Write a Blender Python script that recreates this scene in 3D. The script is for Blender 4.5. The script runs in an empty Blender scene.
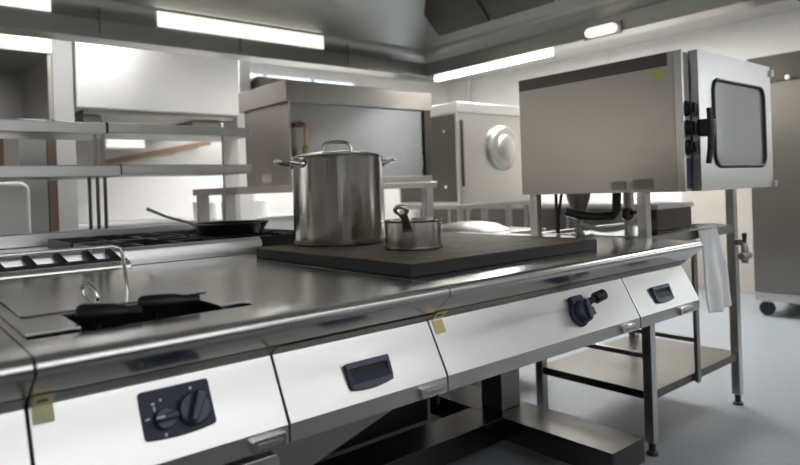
import bpy, bmesh, math, random
from mathutils import Vector, Matrix
random.seed(4)
S = bpy.context.scene
COL = S.collection
PI = math.pi

# ------------------------------------------------------------------ materials
def mat(name, color, rough=.5, metal=0., noise=None, bump=0., spec=.5, emit=None, estr=0., aniso=0., radial=False,
        ramp=None, coat=0., mscale=(1, 1, 1), rvar=0.):
    m = bpy.data.materials.new(name); m.use_nodes = True
    nt = m.node_tree; b = nt.nodes['Principled BSDF']; L = nt.links
    b.inputs['Base Color'].default_value = (*color, 1)
    b.inputs['Roughness'].default_value = rough
    b.inputs['Metallic'].default_value = metal
    b.inputs['Specular IOR Level'].default_value = spec
    b.inputs['Coat Weight'].default_value = coat
    if aniso:
        b.inputs['Anisotropic'].default_value = aniso
        if radial:
            t = nt.nodes.new('ShaderNodeTangent'); t.direction_type = 'RADIAL'; t.axis = 'Z'
            L.new(t.outputs[0], b.inputs['Tangent']); b.inputs['Anisotropic Rotation'].default_value = .25
    if emit:
        b.inputs['Emission Color'].default_value = (*emit, 1); b.inputs['Emission Strength'].default_value = estr
    if noise:
        tc = nt.nodes.new('ShaderNodeTexCoord'); mp = nt.nodes.new('ShaderNodeMapping'); n = nt.nodes.new('ShaderNodeTexNoise')
        mp.inputs['Scale'].default_value = mscale
        n.inputs['Scale'].default_value = noise; n.inputs['Detail'].default_value = 4
        L.new(tc.outputs['Object'], mp.inputs[0]); L.new(mp.outputs[0], n.inputs['Vector'])
        if bump:
            bp = nt.nodes.new('ShaderNodeBump'); bp.inputs['Strength'].default_value = bump; bp.inputs['Distance'].default_value = .001 if not radial else .0016
            L.new(n.outputs['Fac'], bp.inputs['Height']); L.new(bp.outputs[0], b.inputs['Normal'])
        if rvar:
            mr = nt.nodes.new('ShaderNodeMapRange')
            mr.inputs['To Min'].default_value = max(.02, rough - rvar); mr.inputs['To Max'].default_value = rough + rvar
            L.new(n.outputs['Fac'], mr.inputs[0]); L.new(mr.outputs[0], b.inputs['Roughness'])
        if ramp:
            cr = nt.nodes.new('ShaderNodeValToRGB')
            cr.color_ramp.elements[0].position = .35; cr.color_ramp.elements[1].position = .65
            cr.color_ramp.elements[0].color = (*ramp[0], 1); cr.color_ramp.elements[1].color = (*ramp[1], 1)
            L.new(n.outputs['Fac'], cr.inputs[0]); L.new(cr.outputs[0], b.inputs['Base Color'])
    return m

ST = (.60, .585, .56)
M = {}
M['top'] = mat('polished worktop steel', (.64, .63, .61), .22, 1, noise=9, mscale=(1, 14, 1), rvar=.06, bump=.02)
M['panel'] = mat('brushed fascia steel', (.72, .715, .70), .31, 1, noise=40, mscale=(.6, 30, 30), rvar=.05, aniso=.3)
M['steel'] = mat('brushed steel', ST, .30, 1, noise=10, mscale=(12, 12, 1), rvar=.06, bump=.03)
M['warm'] = mat('warm brushed steel', (.46, .425, .39), .33, 1, noise=8, mscale=(1, 1, 20), rvar=.06, bump=.03)
M['hood'] = mat('hood steel', (.55, .54, .51), .30, 1, noise=2, rvar=.05)
M['filter'] = mat('hood baffle steel', (.62, .63, .60), .48, 1, noise=2, rvar=.05)
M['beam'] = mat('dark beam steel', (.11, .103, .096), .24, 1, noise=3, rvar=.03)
M['mid'] = mat('soft shelf steel', (.50, .49, .47), .36, 1, noise=12, rvar=.06)
M['bar'] = mat('bright satin bar', (.86, .85, .82), .30, 1)
M['lid'] = mat('mirror lid steel', (.84, .83, .81), .14, 1, noise=6, rvar=.05)
M['dull'] = mat('dull frame steel', (.36, .35, .33), .40, 1, noise=12, rvar=.08)
M['fridge'] = mat('dark fridge steel', (.27, .25, .23), .36, 1, noise=8, mscale=(1, 1, 16), rvar=.05)
M['chrome'] = mat('chrome', (.75, .74, .72), .09, 1)
M['pot'] = mat('spun pot steel', (.58, .55, .52), .18, 1, noise=48, mscale=(1, 1, .03), rvar=.05, bump=1.0, aniso=.8, radial=True)
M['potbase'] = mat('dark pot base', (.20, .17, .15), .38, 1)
M['white_steel'] = mat('pale matt steel', (.80, .80, .80), .42, 1, noise=4, rvar=.1)
M['iron'] = mat('seasoned iron hotplate', (.075, .062, .053), .62, .0, noise=22, ramp=((.17, .130, .102), (.25, .195, .155)), bump=.3, spec=.22)
M['ironside'] = mat('iron hotplate edge', (.018, .017, .018), .55, .1, noise=40, bump=.4)
M['black'] = mat('black rubber', (.014, .014, .015), .42)
M['blackmetal'] = mat('black pan iron', (.012, .012, .012), .35, .3)
M['navy'] = mat('navy plastic', (.036, .040, .078), .42, 0, noise=60, bump=.06, spec=.3)
M['navyl'] = mat('navy plastic grip', (.042, .046, .085), .30, spec=.5)
M['white'] = mat('white print', (.85, .85, .84), .5)
M['paper'] = mat('yellow tag paper', (.62, .58, .33), .7, noise=60, ramp=((.56, .53, .30), (.68, .63, .38)))
M['paperc'] = mat('fresh yellow tag', (.80, .70, .34), .7)
M['paperb'] = mat('bright yellow tag', (.78, .62, .10), .6)
M['paperw'] = mat('pale label', (.34, .32, .29), .6)
M['ink'] = mat('ink', (.07, .065, .06), .6)
M['brass'] = mat('aged brass', (.34, .25, .15), .34, 1, noise=30, rvar=.1)
M['towel'] = mat('white terry cotton', (.90, .90, .91), .95, noise=300, bump=.8)
M['hose'] = mat('grey ribbed hose', (.42, .42, .41), .5)
M['wall'] = mat('white wall paint', (.82, .81, .78), .6, noise=3, ramp=((.80, .79, .76), (.84, .83, .80)))
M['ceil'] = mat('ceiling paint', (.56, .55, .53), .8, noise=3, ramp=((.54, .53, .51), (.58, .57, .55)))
M['floor'] = mat('blue grey vinyl', (.2, .22, .25), .42, 0, noise=90, ramp=((.285, .315, .345), (.335, .365, .395)), bump=.05, spec=.4)
M['beige'] = mat('beige wall light', (.52, .46, .38), .6, noise=5, ramp=((.50, .465, .41), (.54, .50, .445)))
M['wood'] = mat('brown wood', (.25, .16, .11), .5, noise=12, mscale=(10, 10, 1), ramp=((.22, .14, .095), (.30, .19, .13)))
M['greywhite'] = mat('pale enamel', (.66, .66, .66), .35)
M['brown'] = mat('dull brown laminate', (.11, .075, .058), .5)
M['hoodshade'] = mat('dark hood shade steel', (.22, .215, .20), .40, 1, noise=3, rvar=.05)  # dark tone that paints shade inside the hood
M['trim'] = mat('grey pillar paint', (.46, .46, .455), .55)
M['shelfd'] = mat('dark shelf steel', (.13, .12, .108), .30, 1, noise=4, rvar=.05)
M['dark'] = mat('dark cavity and shade', (.02, .02, .02), .6)
M['oil'] = mat('dark fryer well', (.012, .011, .010), .2, .2)
M['darkpanel'] = mat('dark steel panel', (.12, .108, .10), .32, 1)
def glass_mat():
    m = mat('oven window glass', (.30, .305, .315), .12, 0, spec=.9, coat=.4)
    return m
M['glass'] = glass_mat()
def clearglass(name, tint, rough=.02):
    m = bpy.data.materials.new(name); m.use_nodes = True
    b = m.node_tree.nodes['Principled BSDF']
    b.inputs['Base Color'].default_value = (*tint, 1); b.inputs['Roughness'].default_value = rough
    b.inputs['Transmission Weight'].default_value = 1; b.inputs['IOR'].default_value = 1.45
    return m
M['polished'] = mat('polished front panel', (.40, .40, .39), .26, 1, noise=3, rvar=.05)
M['lamp'] = mat('lamp diffuser', (.9, .9, .88), .5, emit=(.97, .985, 1), estr=1.95)
M['filllamp'] = mat('added fill lamp diffuser', (.9, .9, .88), .5, emit=(1, .985, .965), estr=22)  # strong glow for the unseen panels added to brighten the room
M['warmglow'] = mat('painted warm glow', (.9, .88, .82), .5, emit=(1, .95, .86), estr=.78)
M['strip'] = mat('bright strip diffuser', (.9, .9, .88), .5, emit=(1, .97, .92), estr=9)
M['panefill'] = mat('added glowing pane', (.9, .92, .95), .4, emit=(.92, .96, 1), estr=1.6)  # glow for the unseen windows that were added
M['panefill2'] = mat('daylit clerestory pane', (.9, .92, .95), .4, emit=(.88, .93, 1), estr=.7)

# ------------------------------------------------------------------ mesh builder
class MB:
    def __init__(s): s.bm = bmesh.new(); s.ang = 20
    def face(s, vs):
        try: return s.bm.faces.new(vs)
        except ValueError: return None
    def prism(s, pts, ext):
        ext = Vector(ext); a = [s.bm.verts.new(Vector(p)) for p in pts]; b = [s.bm.verts.new(Vector(p) + ext) for p in pts]
        n = len(pts); s.face(a[::-1]); s.face(b)
        for i in range(n): s.face([a[i], a[(i + 1) % n], b[(i + 1) % n], b[i]])
        return s
    def px(s, prof, x0, x1): return s.prism([(x0, y, z) for y, z in prof], (x1 - x0, 0, 0))
    def box(s, x0, x1, y0, y1, z0, z1): return s.prism([(x0, y0, z0), (x1, y0, z0), (x1, y1, z0), (x0, y1, z0)], (0, 0, z1 - z0))
    def tube(s, pts, r, seg=12, closed=False):
        s.ang = max(s.ang, 50); pts = [Vector(p) for p in pts]; n = len(pts); rs = r if isinstance(r, (list, tuple)) else [r] * n
        rings = []; up = None
        for i, p in enumerate(pts):
            if closed: t = (pts[(i + 1) % n] - pts[i - 1])
            else: t = pts[min(i + 1, n - 1)] - pts[max(i - 1, 0)]
            t.normalize()
            if up is None:
                up = Vector((0, 0, 1)) if abs(t.z) < .9 else Vector((1, 0, 0))
            a = (up - t * up.dot(t)); a.normalize(); up = a; c = t.cross(a)
            rings.append([s.bm.verts.new(p + (a * math.cos(2 * PI * k / seg) + c * math.sin(2 * PI * k / seg)) * rs[i]) for k in range(seg)])
        m = n if closed else n - 1
        for i in range(m):
            A, B = rings[i], rings[(i + 1) % n]
            for k in range(seg): s.face([A[k], A[(k + 1) % seg], B[(k + 1) % seg], B[k]])
        if not closed: s.face(rings[0][::-1]); s.face(rings[-1])
        return s
    def cyl(s, p0, p1, r0, r1=None, seg=28):
        return s.tube([p0, p1], [r0, r0 if r1 is None else r1], seg)
    def lathe(s, c, prof, seg=48, axis=(0, 0, 1), ref=None):
        s.ang = max(s.ang, 24); c = Vector(c); ax = Vector(axis).normalized(); u = Vector(ref) if ref else (Vector((1, 0, 0)) if abs(ax.x) < .9 else Vector((0, 1, 0)))
        u = (u - ax * u.dot(ax)).normalized(); v = ax.cross(u); rings = []
        for r, z in prof:
            if r < 1e-6: rings.append([s.bm.verts.new(c + ax * z)])
            else: rings.append([s.bm.verts.new(c + ax * z + (u * math.cos(2 * PI * k / seg) + v * math.sin(2 * PI * k / seg)) * r) for k in range(seg)])
        for A, B in zip(rings, rings[1:]):
            for k in range(seg):
                k2 = (k + 1) % seg
                if len(A) == 1 and len(B) == 1: continue
                if len(A) == 1: s.face([A[0], B[k2], B[k]])
                elif len(B) == 1: s.face([A[k], A[k2], B[0]])
                else: s.face([A[k], A[k2], B[k2], B[k]])
        return s
    def rrect(s, o, u, v, w, h, rad, depth, bow=0.):
        """rounded rectangle centred at o in axes u, v extruded by depth along u x v; bow rounds the lower side outward"""
        o, u, v = Vector(o), Vector(u).normalized(), Vector(v).normalized(); n = u.cross(v)
        P = []
        for cx, cy, a0 in ((w / 2 - rad, h / 2 - rad, 0), (-w / 2 + rad, h / 2 - rad, 90), (-w / 2 + rad, -h / 2 + rad, 180), (w / 2 - rad, -h / 2 + rad, 270)):
            if a0 == 270 and bow:
                for k in range(1, 8):
                    f = -1 + 2 * k / 8; P.append((f * (w / 2 - rad), -h / 2 - bow * (1 - f * f)))
            for k in range(5):
                a = math.radians(a0 + k * 22.5); P.append((cx + rad * math.cos(a), cy + rad * math.sin(a)))
        return s.prism([o + u * a + v * b for a, b in P], n * depth)
    def grid(s, f, nu, nv):
        s.ang = 60
        V = [[s.bm.verts.new(Vector(f(i / nu, j / nv))) for j in range(nv + 1)] for i in range(nu + 1)]
        for i in range(nu):
            for j in range(nv): s.face([V[i][j], V[i + 1][j], V[i + 1][j + 1], V[i][j + 1]])
        return s
    def build(s, name, material, parent=None, bevel=0., seg=2, solid=0., sub=0, label=None, kind=None):
        bmesh.ops.recalc_face_normals(s.bm, faces=s.bm.faces[:])
        org = world_loc(parent) if parent else None
        if org is None:
            xs = [v.co.copy() for v in s.bm.verts]
            org = Vector(((min(v.x for v in xs) + max(v.x for v in xs)) / 2, (min(v.y for v in xs) + max(v.y for v in xs)) / 2, min(v.z for v in xs)))
        for v in s.bm.verts: v.co -= org
        me = bpy.data.meshes.new(name); s.bm.to_mesh(me); s.bm.free()
        me.materials.append(M[material])
        for p in me.polygons: p.use_smooth = True
        me.set_sharp_from_angle(angle=math.radians(s.ang))
        o = bpy.data.objects.new(name, me); COL.objects.link(o)
        if parent: o.parent = parent; LOC[o] = org
        else: o.location = org; LOC[o] = org
        if solid:
            md = o.modifiers.new('solid', 'SOLIDIFY'); md.thickness = solid; md.offset = 0
        if sub:
            md = o.modifiers.new('sub', 'SUBSURF'); md.levels = sub; md.render_levels = sub
        if bevel:
            md = o.modifiers.new('bevel', 'BEVEL'); md.width = bevel; md.segments = seg; md.limit_method = 'ANGLE'; md.angle_limit = math.radians(40)
            md.harden_normals = True
        if label: o['label'] = label
        if kind: o['kind'] = kind
        return o
LOC = {}
def world_loc(o): return LOC[o]
def thing(name, label, cat, loc, group=None):
    o = bpy.data.objects.new(name, None); COL.objects.link(o); o.location = loc; o.empty_display_size = .05
    o['label'] = label; o['category'] = cat
    if group: o['group'] = group
    LOC[o] = Vector(loc); return o
def tag(o, label, cat, group=None):
    o['label'] = label; o['category'] = cat
    if group: o['group'] = group
    return o
def struct(o): o['kind'] = 'structure'; return o
def bx(*a): return MB().box(*a)

# ------------------------------------------------------------------ room shell
XL, XR, YF, YB, ZC = -2.6, 6.5, -2.9, 6.6, 2.62
struct(bx(XL, XR, YF, YB, -.06, 0).build('floor', 'floor'))
struct(bx(XL, XR, YF, YB, ZC, ZC + .06).build('ceiling', 'ceil'))
W3 = (-1.9, -.5, 1.3, 2.45)
m = MB(); m.box(XR, XR + .12, YF, W3[0], 0, ZC); m.box(XR, XR + .12, W3[1], YB, 0, ZC); m.box(XR, XR + .12, W3[0], W3[1], 0, W3[2]); m.box(XR, XR + .12, W3[0], W3[1], W3[3], ZC)
struct(m.build('wall_right', 'wall'))
f = MB(); f.box(XR + .03, XR + .09, W3[0], W3[1], W3[2], W3[2] + .05); f.box(XR + .03, XR + .09, W3[0], W3[1], W3[3] - .05, W3[3])
for yy in (W3[0], (W3[0] + W3[1]) / 2 - .025, W3[1] - .05): f.box(XR + .03, XR + .09, yy, yy + .05, W3[2] + .05, W3[3] - .05)
w3 = struct(f.build('window_3', 'greywhite', bevel=.004))  # unseen window added to brighten the end unit's fascia
bx(XR + .056, XR + .064, W3[0] + .05, W3[1] - .05, W3[2] + .05, W3[3] - .05).build('pane', 'panefill', w3)
struct(bx(XL - .1, XL, YF, YB, 0, ZC).build('wall_left', 'wall'))
# back wall with a clerestory opening
W2 = (2.9, 4.9, 2.10, 2.56)
m = MB(); m.box(XL, W2[0], YB, YB + .12, 0, ZC); m.box(W2[1], XR, YB, YB + .12, 0, ZC); m.box(W2[0], W2[1], YB, YB + .12, 0, W2[2]); m.box(W2[0], W2[1], YB, YB + .12, W2[3], ZC)
struct(m.build('wall_back', 'wall'))
# front wall (behind the viewpoint) with an unseen window added for bright reflections
W1 = (-1.6, 2.4, 1.45, 2.45)
m = MB(); m.box(XL, W1[0], YF - .12, YF, 0, ZC); m.box(W1[1], XR, YF - .12, YF, 0, ZC); m.box(W1[0], W1[1], YF - .12, YF, 0, W1[2]); m.box(W1[0], W1[1], YF - .12, YF, W1[3], ZC)
struct(m.build('wall_front', 'wall'))
def window(n, x0, x1, z0, z1, y, pane, cols):
    f = MB(); t = .05
    f.box(x0, x1, y - .03, y + .03, z0, z0 + t); f.box(x0, x1, y - .03, y + .03, z1 - t, z1)
    for i in range(cols + 1):
        xx = x0 + (x1 - x0 - t) * i / cols; f.box(xx, xx + t, y - .03, y + .03, z0 + t, z1 - t)
    fo = struct(f.build('window_%d' % n, 'white', bevel=.004))
    bx(x0 + t, x1 - t, y - .004, y + .004, z0 + t, z1 - t).build('pane', pane, fo)
window(1, *W1, YF - .06, 'panefill', 4)
window(2, *W2, YB + .06, 'panefill2', 3)
struct(bx(XR - .015, XR - .0005, YF, YB, .0005, .10).build('baseboard_right', 'greywhite', bevel=.003))
struct(bx(XL, XR - .02, YB - .015, YB - .0005, .0005, .10).build('baseboard_back', 'greywhite', bevel=.003))
# surface lights on the ceiling
def ceiling_light(x, y, lx, ly, label, lm='lamp'):
    t = thing('ceiling_light', label, 'light', (x, y, ZC - .05), 'ceiling lights')
    f = MB(); w = .02
    f.box(x - lx, x + lx, y - ly, y - ly + w, ZC - .05, ZC - .0005); f.box(x - lx, x + lx, y + ly - w, y + ly, ZC - .05, ZC - .0005)
    f.box(x - lx, x - lx + w, y - ly + w, y + ly - w, ZC - .05, ZC - .0005); f.box(x + lx - w, x + lx, y - ly + w, y + ly - w, ZC - .05, ZC - .0005)
    f.build('frame', 'greywhite', t)
    bx(x - lx + w, x + lx - w, y - ly + w, y + ly - w, ZC - .045, ZC - .02).build('diffuser', lm, t)
ceiling_light(.55, -1.5, .74, .42, 'ceiling light panel over the aisle in front of the fryer')
ceiling_light(2.1, -1.5, .74, .42, 'ceiling light panel over the aisle in front of the hotplate')
ceiling_light(3.45, -1.5, .50, .42, 'ceiling light panel over the aisle in front of the combi oven')
ceiling_light(-1.4, 4.6, .6, .3, 'unseen ceiling light panel added above the left end of the rear counter', 'filllamp')  # unseen, added to brighten what the oven side reflects
ceiling_light(3.6, 5.4, .6, .25, 'unseen ceiling light panel added nearest the back wall', 'filllamp')  # unseen, added to lift the back wall
ceiling_light(4.9, .55, .28, .42, 'unseen ceiling light panel added over the aisle by the tall fridge', 'filllamp')  # unseen, added to light the floor and fridge
ceiling_light(1.3, 4.35, .42, .15, 'unseen ceiling light panel added above the gantry shelf', 'filllamp')  # unseen, added to brighten the far background
ceiling_light(4.9, 3.6, .4, .85, 'unseen ceiling light panel added above the rear oven', 'filllamp')  # unseen, added and sized to lift the rear oven and wall

oc = thing('added_counter', 'plain grey steel counter added across the aisle facing the range fronts', 'counter', (1.5, -1.2, 0))  # unseen counter added to darken reflections in the range fronts
bx(-2.2, 5.6, -1.65, -.75, .0, .86).build('body', 'mid', oc, bevel=.004)
bx(-2.22, 5.62, -1.67, -.72, .8605, .90).build('counter_top', 'dull', oc, bevel=.004)
# ------------------------------------------------------------------ island, front row
PY, PZ = 1.07, .812
SL = math.hypot(.06, .115)
UX = Vector((1, 0, 0)); VV = Vector((0, .06 / SL, .115 / SL)); NN = UX.cross(VV)      # fascia axes (NN points at the viewer)
def P(x, v, d=0): return Vector((x, PY, PZ)) + VV * v + NN * d

def nosing_profile(back):
    pr = [(back, .900), (1.009, .900)]
    for k in range(1, 8):
        a = math.radians(90 + 19.3 * k); pr.append((1.009 + .017 * math.cos(a), .883 + .017 * math.sin(a)))
    pr += [(1.047, .834), (1.052, .834), (back, .862)]
    return pr
wt = MB(); wt.px(nosing_profile(1.15), -.9, .1652); wt.box(-.9, .1652, 1.15, 2.17, .862, .900)
tag(wt.build('range_worktop', 'top', bevel=.0015), 'polished steel worktop section cut off by the left photo edge', 'worktop')
wt = MB(); wt.px(nosing_profile(1.128), .1678, .9668)
wt.box(.1678, .180, 1.128, 2.17, .862, .900); wt.box(.566, .9668, 1.128, 2.17, .862, .900); wt.box(.180, .566, 1.95, 2.17, .862, .900)
tag(wt.build('range_worktop', 'top', bevel=.0012), 'polished steel worktop section around the fryer with black handles', 'worktop')
wt = MB(); wt.px(nosing_profile(1.15), .9696, 2.187); wt.box(.9696, 2.187, 1.15, 2.17, .862, .900)
tag(wt.build('range_worktop', 'top', bevel=.0015), 'long polished steel worktop section carrying the dark hotplate', 'worktop')

def badge(x0, x1, root):
    t = MB().rrect(((x0 + x1) / 2, 1.010, .678), (1, 0, 0), (0, 0, 1), x1 - x0, .024, .003, .010).build('badge', 'chrome', root, bevel=.002, label='small chrome maker badge')
    MB().rrect(((x0 + x1) / 2 + .002, 1.0, .677), (1, 0, 0), (0, 0, 1), (x1 - x0) * .72, .010, .003, .0012).build('plate', 'steel', t)
def unit(name, label, x0, x1, gap, body_bottom, cabinet=False, slant=None):
    xm = (x0 + x1) / 2
    root = thing(name, label, 'kitchen unit', (xm, 1.55, 0 if cabinet else body_bottom), 'island range units')
    g = .0022
    MB().px([(1.070, .812), (1.010, .697), (1.010, .663), (1.022, .663), (1.084, .72), (1.084, .812)], x0 + g, x1 - g).build('control_panel', 'panel', root, bevel=.0012)
    z1 = .833 - gap
    MB().px([(1.047 + gap * .8, z1), (1.0705, .8128), (1.086, .8128), (1.086, z1)], x0 + g, x1 - g).build('trim_strip', 'dull', root)
    y0 = 1.0875
    if slant:
        MB().prism([(x0 + g, y0, slant[0]), (x1 - g, y0, slant[1]), (x1 - g, y0, .8615), (x0 + g, y0, .8615)], (0, 1.0, 0)).build('body', 'dull', root)
    elif name == 'deep_fryer':
        b = MB(); b.box(x0 + g, x1 - g, y0, 1.128, body_bottom, .8615); b.box(x0 + g, x0 + .012, 1.128, 2.088, body_bottom, .8615)
        b.box(x1 - .012, x1 - g, 1.128, 2.088, body_bottom, .8615); b.box(x0 + .012, x1 - .012, 1.97, 2.088, body_bottom, .8615); b.box(x0 + .012, x1 - .012, 1.128, 1.97, body_bottom, body_bottom + .03)
        b.build('body', 'dull', root)
    else:
        bx(x0 + g, x1 - g, y0, 2.088, body_bottom, .8615).build('body', 'dull', root)
    return root
def pull(root, x, v, w=.110, h=.050):
    """recessed navy drawer pull standing a little proud of the fascia"""
    c = P(x, v)
    frame = MB()
    o = MB().rrect(c, UX, VV, w, h, .005, .004, bow=.006).build('drawer_pull', 'navy', root, bevel=.0012, label='navy blue recessed pull')
    MB().rrect(P(x, v + h / 2 - .0065, .004), UX, VV, w, .013, .003, .007).build('top_bar', 'navyl', o, bevel=.0015)
    for sx in (-1, 1):
        xx = x + sx * (w / 2 - .0045)
        MB().prism([P(xx - .0045, v + h / 2 - .013, .004), P(xx - .0045, v + h / 2 - .013, .0105), P(xx - .0045, v - h / 2 + .006, .0065), P(xx - .0045, v - h / 2 + .006, .004)], UX * .009).build('cheek', 'navyl', o, bevel=.001)
    MB().prism([P(x - w / 2 + .009, v + h / 2 - .0135, .0041), P(x + w / 2 - .009, v + h / 2 - .0135, .0041), P(x + w / 2 - .009, v + h / 2 - .024, .0041), P(x - w / 2 + .009, v + h / 2 - .024, .0041)], NN * .0006).build('cup_shade', 'dark', o)  # dark strip painting the shade under the pull's top bar
    MB().prism([P(x - w / 2 + .009, v + h / 2 - .024, .0041), P(x - w / 2 + .009, v - h / 2 + .004, .0041), P(x - w / 2 + .009, v - h / 2 + .004, .0075), P(x - w / 2 + .009, v + h / 2 - .024, .0048)], UX * (w - .018)).build('slope', 'navy', o)
    MB().rrect(P(x, v - h / 2 + .003, .004), UX, VV, w - .006, .010, .003, .0042, bow=.005).build('lip', 'navyl', o, bevel=.001)
def sticker(root, x0, x1, v0, v1, material, up=True):
    a = MB(); a.prism([P(x0, v0, .0008), P(x1, v0, .0008), P(x1, v1, .0008), P(x0, v1, .0008)], NN * .0005)
    if up: a.prism([(x0, 1.0680, .8125), (x1, 1.0680, .8125), (x1, 1.0455, .8325), (x0, 1.0455, .8325)], (0, -.0005, -.0005))
    s = a.build('paper_tag', material, root, label='small yellow paper tag')
    w = x1 - x0
    if up:
        MB().prism([(x0 + w * .2, 1.0575, .8206), (x1 - w * .3, 1.0575, .8206), (x1 - w * .3, 1.0535, .8242), (x0 + w * .2, 1.0535, .8242)], (0, -.0008, -.0008)).build('scribble', 'ink', s)

# neighbouring unit at the far left
u0 = unit('range_unit', 'range unit cut off by the left photo edge beside the fryer', -.35, .166, .001, .0, cabinet=True)
# fryer unit
uA = unit('deep_fryer', 'deep fryer unit with navy twin-knob plate and black basket handles', .166, .568, .001, .13, cabinet=True)
ca = .379
plate = MB().rrect(P(ca, -.0545), UX, VV, .118, .078, .006, .004, bow=.004).build('knob_plate', 'navy', uA, bevel=.0012, label='navy blue plate with two rotary knobs')
def knob(x, v, r, hgt, ang, parent):
    k = MB().lathe(P(x, v, .004), [(0, 0), (r, 0), (r, .006), (r * .94, .009), (r * .9, .012), (0, .012)], 36, NN, UX).build('knob', 'navyl', parent, bevel=.0008)
    d = (UX * math.cos(ang) + VV * math.sin(ang)); e = NN.cross(d)
    c = P(x, v, .015)
    g = MB(); w = r * .34
    g.prism([c - d * r * .92 - e * w * .6, c + d * r * .95 - e * w, c + d * r * .95 + e * w, c - d * r * .92 + e * w * .6], NN * hgt)
    g.build('grip', 'navyl', k, bevel=.0035, seg=3)
    q = c + d * r * .55 + NN * hgt
    return k
k1 = knob(.3540, -.0665, .0175, .016, math.radians(5), plate)
MB().prism([P(.334, -.0675, .0315), P(.3475, -.0675, .0315), P(.3475, -.0645, .0315), P(.334, -.0645, .0315)], NN * .0006).build('pointer', 'white', k1)
k2 = knob(.4030, -.0620, .0275, .018, math.radians(62), plate)
def dot(x, v, w, h, parent): MB().rrect(P(x, v, .0042), UX, VV, w, h, min(w, h) * .45, .0005).build('marking', 'white', parent)
for x, v, w, h in ((.3535, -.0345, .004, .004), (.3405, -.0385, .006, .0035), (.3415, -.0465, .0025, .008), (.3285, -.0605, .007, .0028), (.3525, -.0905, .004, .005), (.4050, -.0265, .0045, .0045)):
    dot(x, v, w, h, plate)
sticker(uA, .1715, .2007, -.0275, -.0005, 'paper')
badge(.488, .556, uA)
dr = MB().rrect((.36, 1.050, .385), (1, 0, 0), (0, 0, 1), .385, .522, .012, .028).build('door', 'panel', uA, bevel=.002)
MB().box(.22, .50, 1.010, 1.020, .59, .605).build('door_handle', 'chrome', dr, bevel=.004)
fp = MB(); fp.box(.181, .262, 1.15, 1.945, .9003, .9058); fp.box(.505, .565, 1.15, 1.945, .9003, .9058); fp.box(.262, .505, 1.30, 1.945, .9003, .9058)
fp.build('frame_plate', 'top', uA, bevel=.001)
lid = MB().rrect((.377, 1.615, .9105), (1, 0, 0), (0, 1, .013), .352, .60, .010, .003).build('lid', 'lid', uA, bevel=.002)
loop = []
for k in range(20):
    a = 2 * PI * k / 20; loop.append(Vector((.324, 1.345, .931)) + Vector((.55, -.83, 0)).normalized() * .0150 * math.cos(a) + Vector((-.25, .3, .95)).normalized() * .0235 * math.sin(a))
MB().tube(loop, .0052, 10, True).build('lid_loop', 'chrome', lid, label='upright chrome loop on the lid')
well = MB(); well.box(.258, .262, 1.132, 1.30, .70, .9); well.box(.505, .509, 1.132, 1.30, .70, .9); well.box(.262, .505, 1.132, 1.136, .70, .899); well.box(.262, .505, 1.296, 1.30, .70, .899); well.box(.258, .509, 1.132, 1.30, .695, .70)
well.build('fryer_well', 'oil', uA)
rail = [(-.42, 1.44, .906), (-.42, 1.44, 1.0), (-.405, 1.44, 1.013), (.395, 1.44, 1.013), (.409, 1.44, 1.008), (.415, 1.44, .997), (.418, 1.44, .96), (.422, 1.44, .911)]
tag(MB().tube(rail, .0042, 10).build('wire_rail', 'chrome'), 'long bent wire rail standing across the fryer lid', 'rail')
flt = thing('fryer_flue', 'dark slotted flue with rounded bar and fins behind the fryer', 'flue', (.13, 2.03, .9005))
fl = MB(); fl.tube([(-.34, 1.968, .9125), (.585, 1.968, .9125)], .0195, 20)
fl.box(-.34, .585, 1.965, 2.03, .9005, .906)
fl.build('flue_bar', 'bar', flt, label='rounded bright bar')
bx(-.34, .60, 2.032, 2.094, .9005, .932).build('slot', 'dark', flt)
for xx in (.275, .355, .435, .515, .58): MB().prism([(xx, 1.99, .907), (xx + .02, 1.99, .907), (xx - .012, 2.10, .962), (xx - .026, 2.10, .962)], (0, .006, -.012)).build('fin', 'black', flt)
def basket(a, b, r, label):
    a, b = Vector(a), Vector(b); d = (b - a).normalized(); e = Vector((-d.y, d.x, 0)).normalized(); mid = (a + b) / 2; Lh = (b - a).length
    t = thing('fryer_basket', label, 'fryer basket', (mid.x, mid.y, .713), 'fryer baskets')
    h = MB().tube([a - d * .004, a, a + d * .006, a + d * Lh * .30, a + d * Lh * .55, a + d * Lh * .70, a + d * Lh * .82, a + d * Lh * .93, a + d * Lh * .99, a + d * Lh], [r * .6, r * .86, r * .98, r, r * .95, r * .72, r * .60, r * .66, r * .58, r * .35], 18).build('handle', 'black', t)
    w = MB(); zb = .715; zt = .80; yb = 1.17; yt = 1.27; w0 = a.x + .002; w1 = b.x - .004
    for k in range(5):
        zz = zb + (zt - zb) * k / 4; w.tube([(w0, yb, zz), (w1, yb, zz), (w1, yt, zz), (w0, yt, zz)], .0016, 5, True)
    for k in range(6):
        xx = w0 + (w1 - w0) * k / 5; w.tube([(xx, yb, zt), (xx, yb, zb), (xx, yt, zb), (xx, yt, zt)], .0012, 5)
    w.build('wire_basket', 'black', t)
    MB().tube([(mid.x, 1.268, .80), (mid.x, 1.27, .885), a + d * Lh * .3 - Vector((0, 0, .005))], .0035, 8).build('hanger', 'black', t)
basket((.272, 1.207, .9195), (.366, 1.160, .9150), .0150, 'fryer basket with black handle nearer the left photo edge')
basket((.376, 1.206, .9220), (.474, 1.168, .9200), .0135, 'fryer basket with black handle nearer the drawer unit')

# neutral unit with pull
uB = unit('neutral_unit', 'narrow drawer unit with navy pull between fryer and hotplate unit', .568, .968, .0045, .58, slant=(.545, .655))
pull(uB, .767, -.077)
badge(.882, .956, uB)
MB().tube([(.925, 1.0, .668), (.925, 1.0, .652), (.925, 1.002, .648)], .004, 8).build('latch', 'black', uB)
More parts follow.
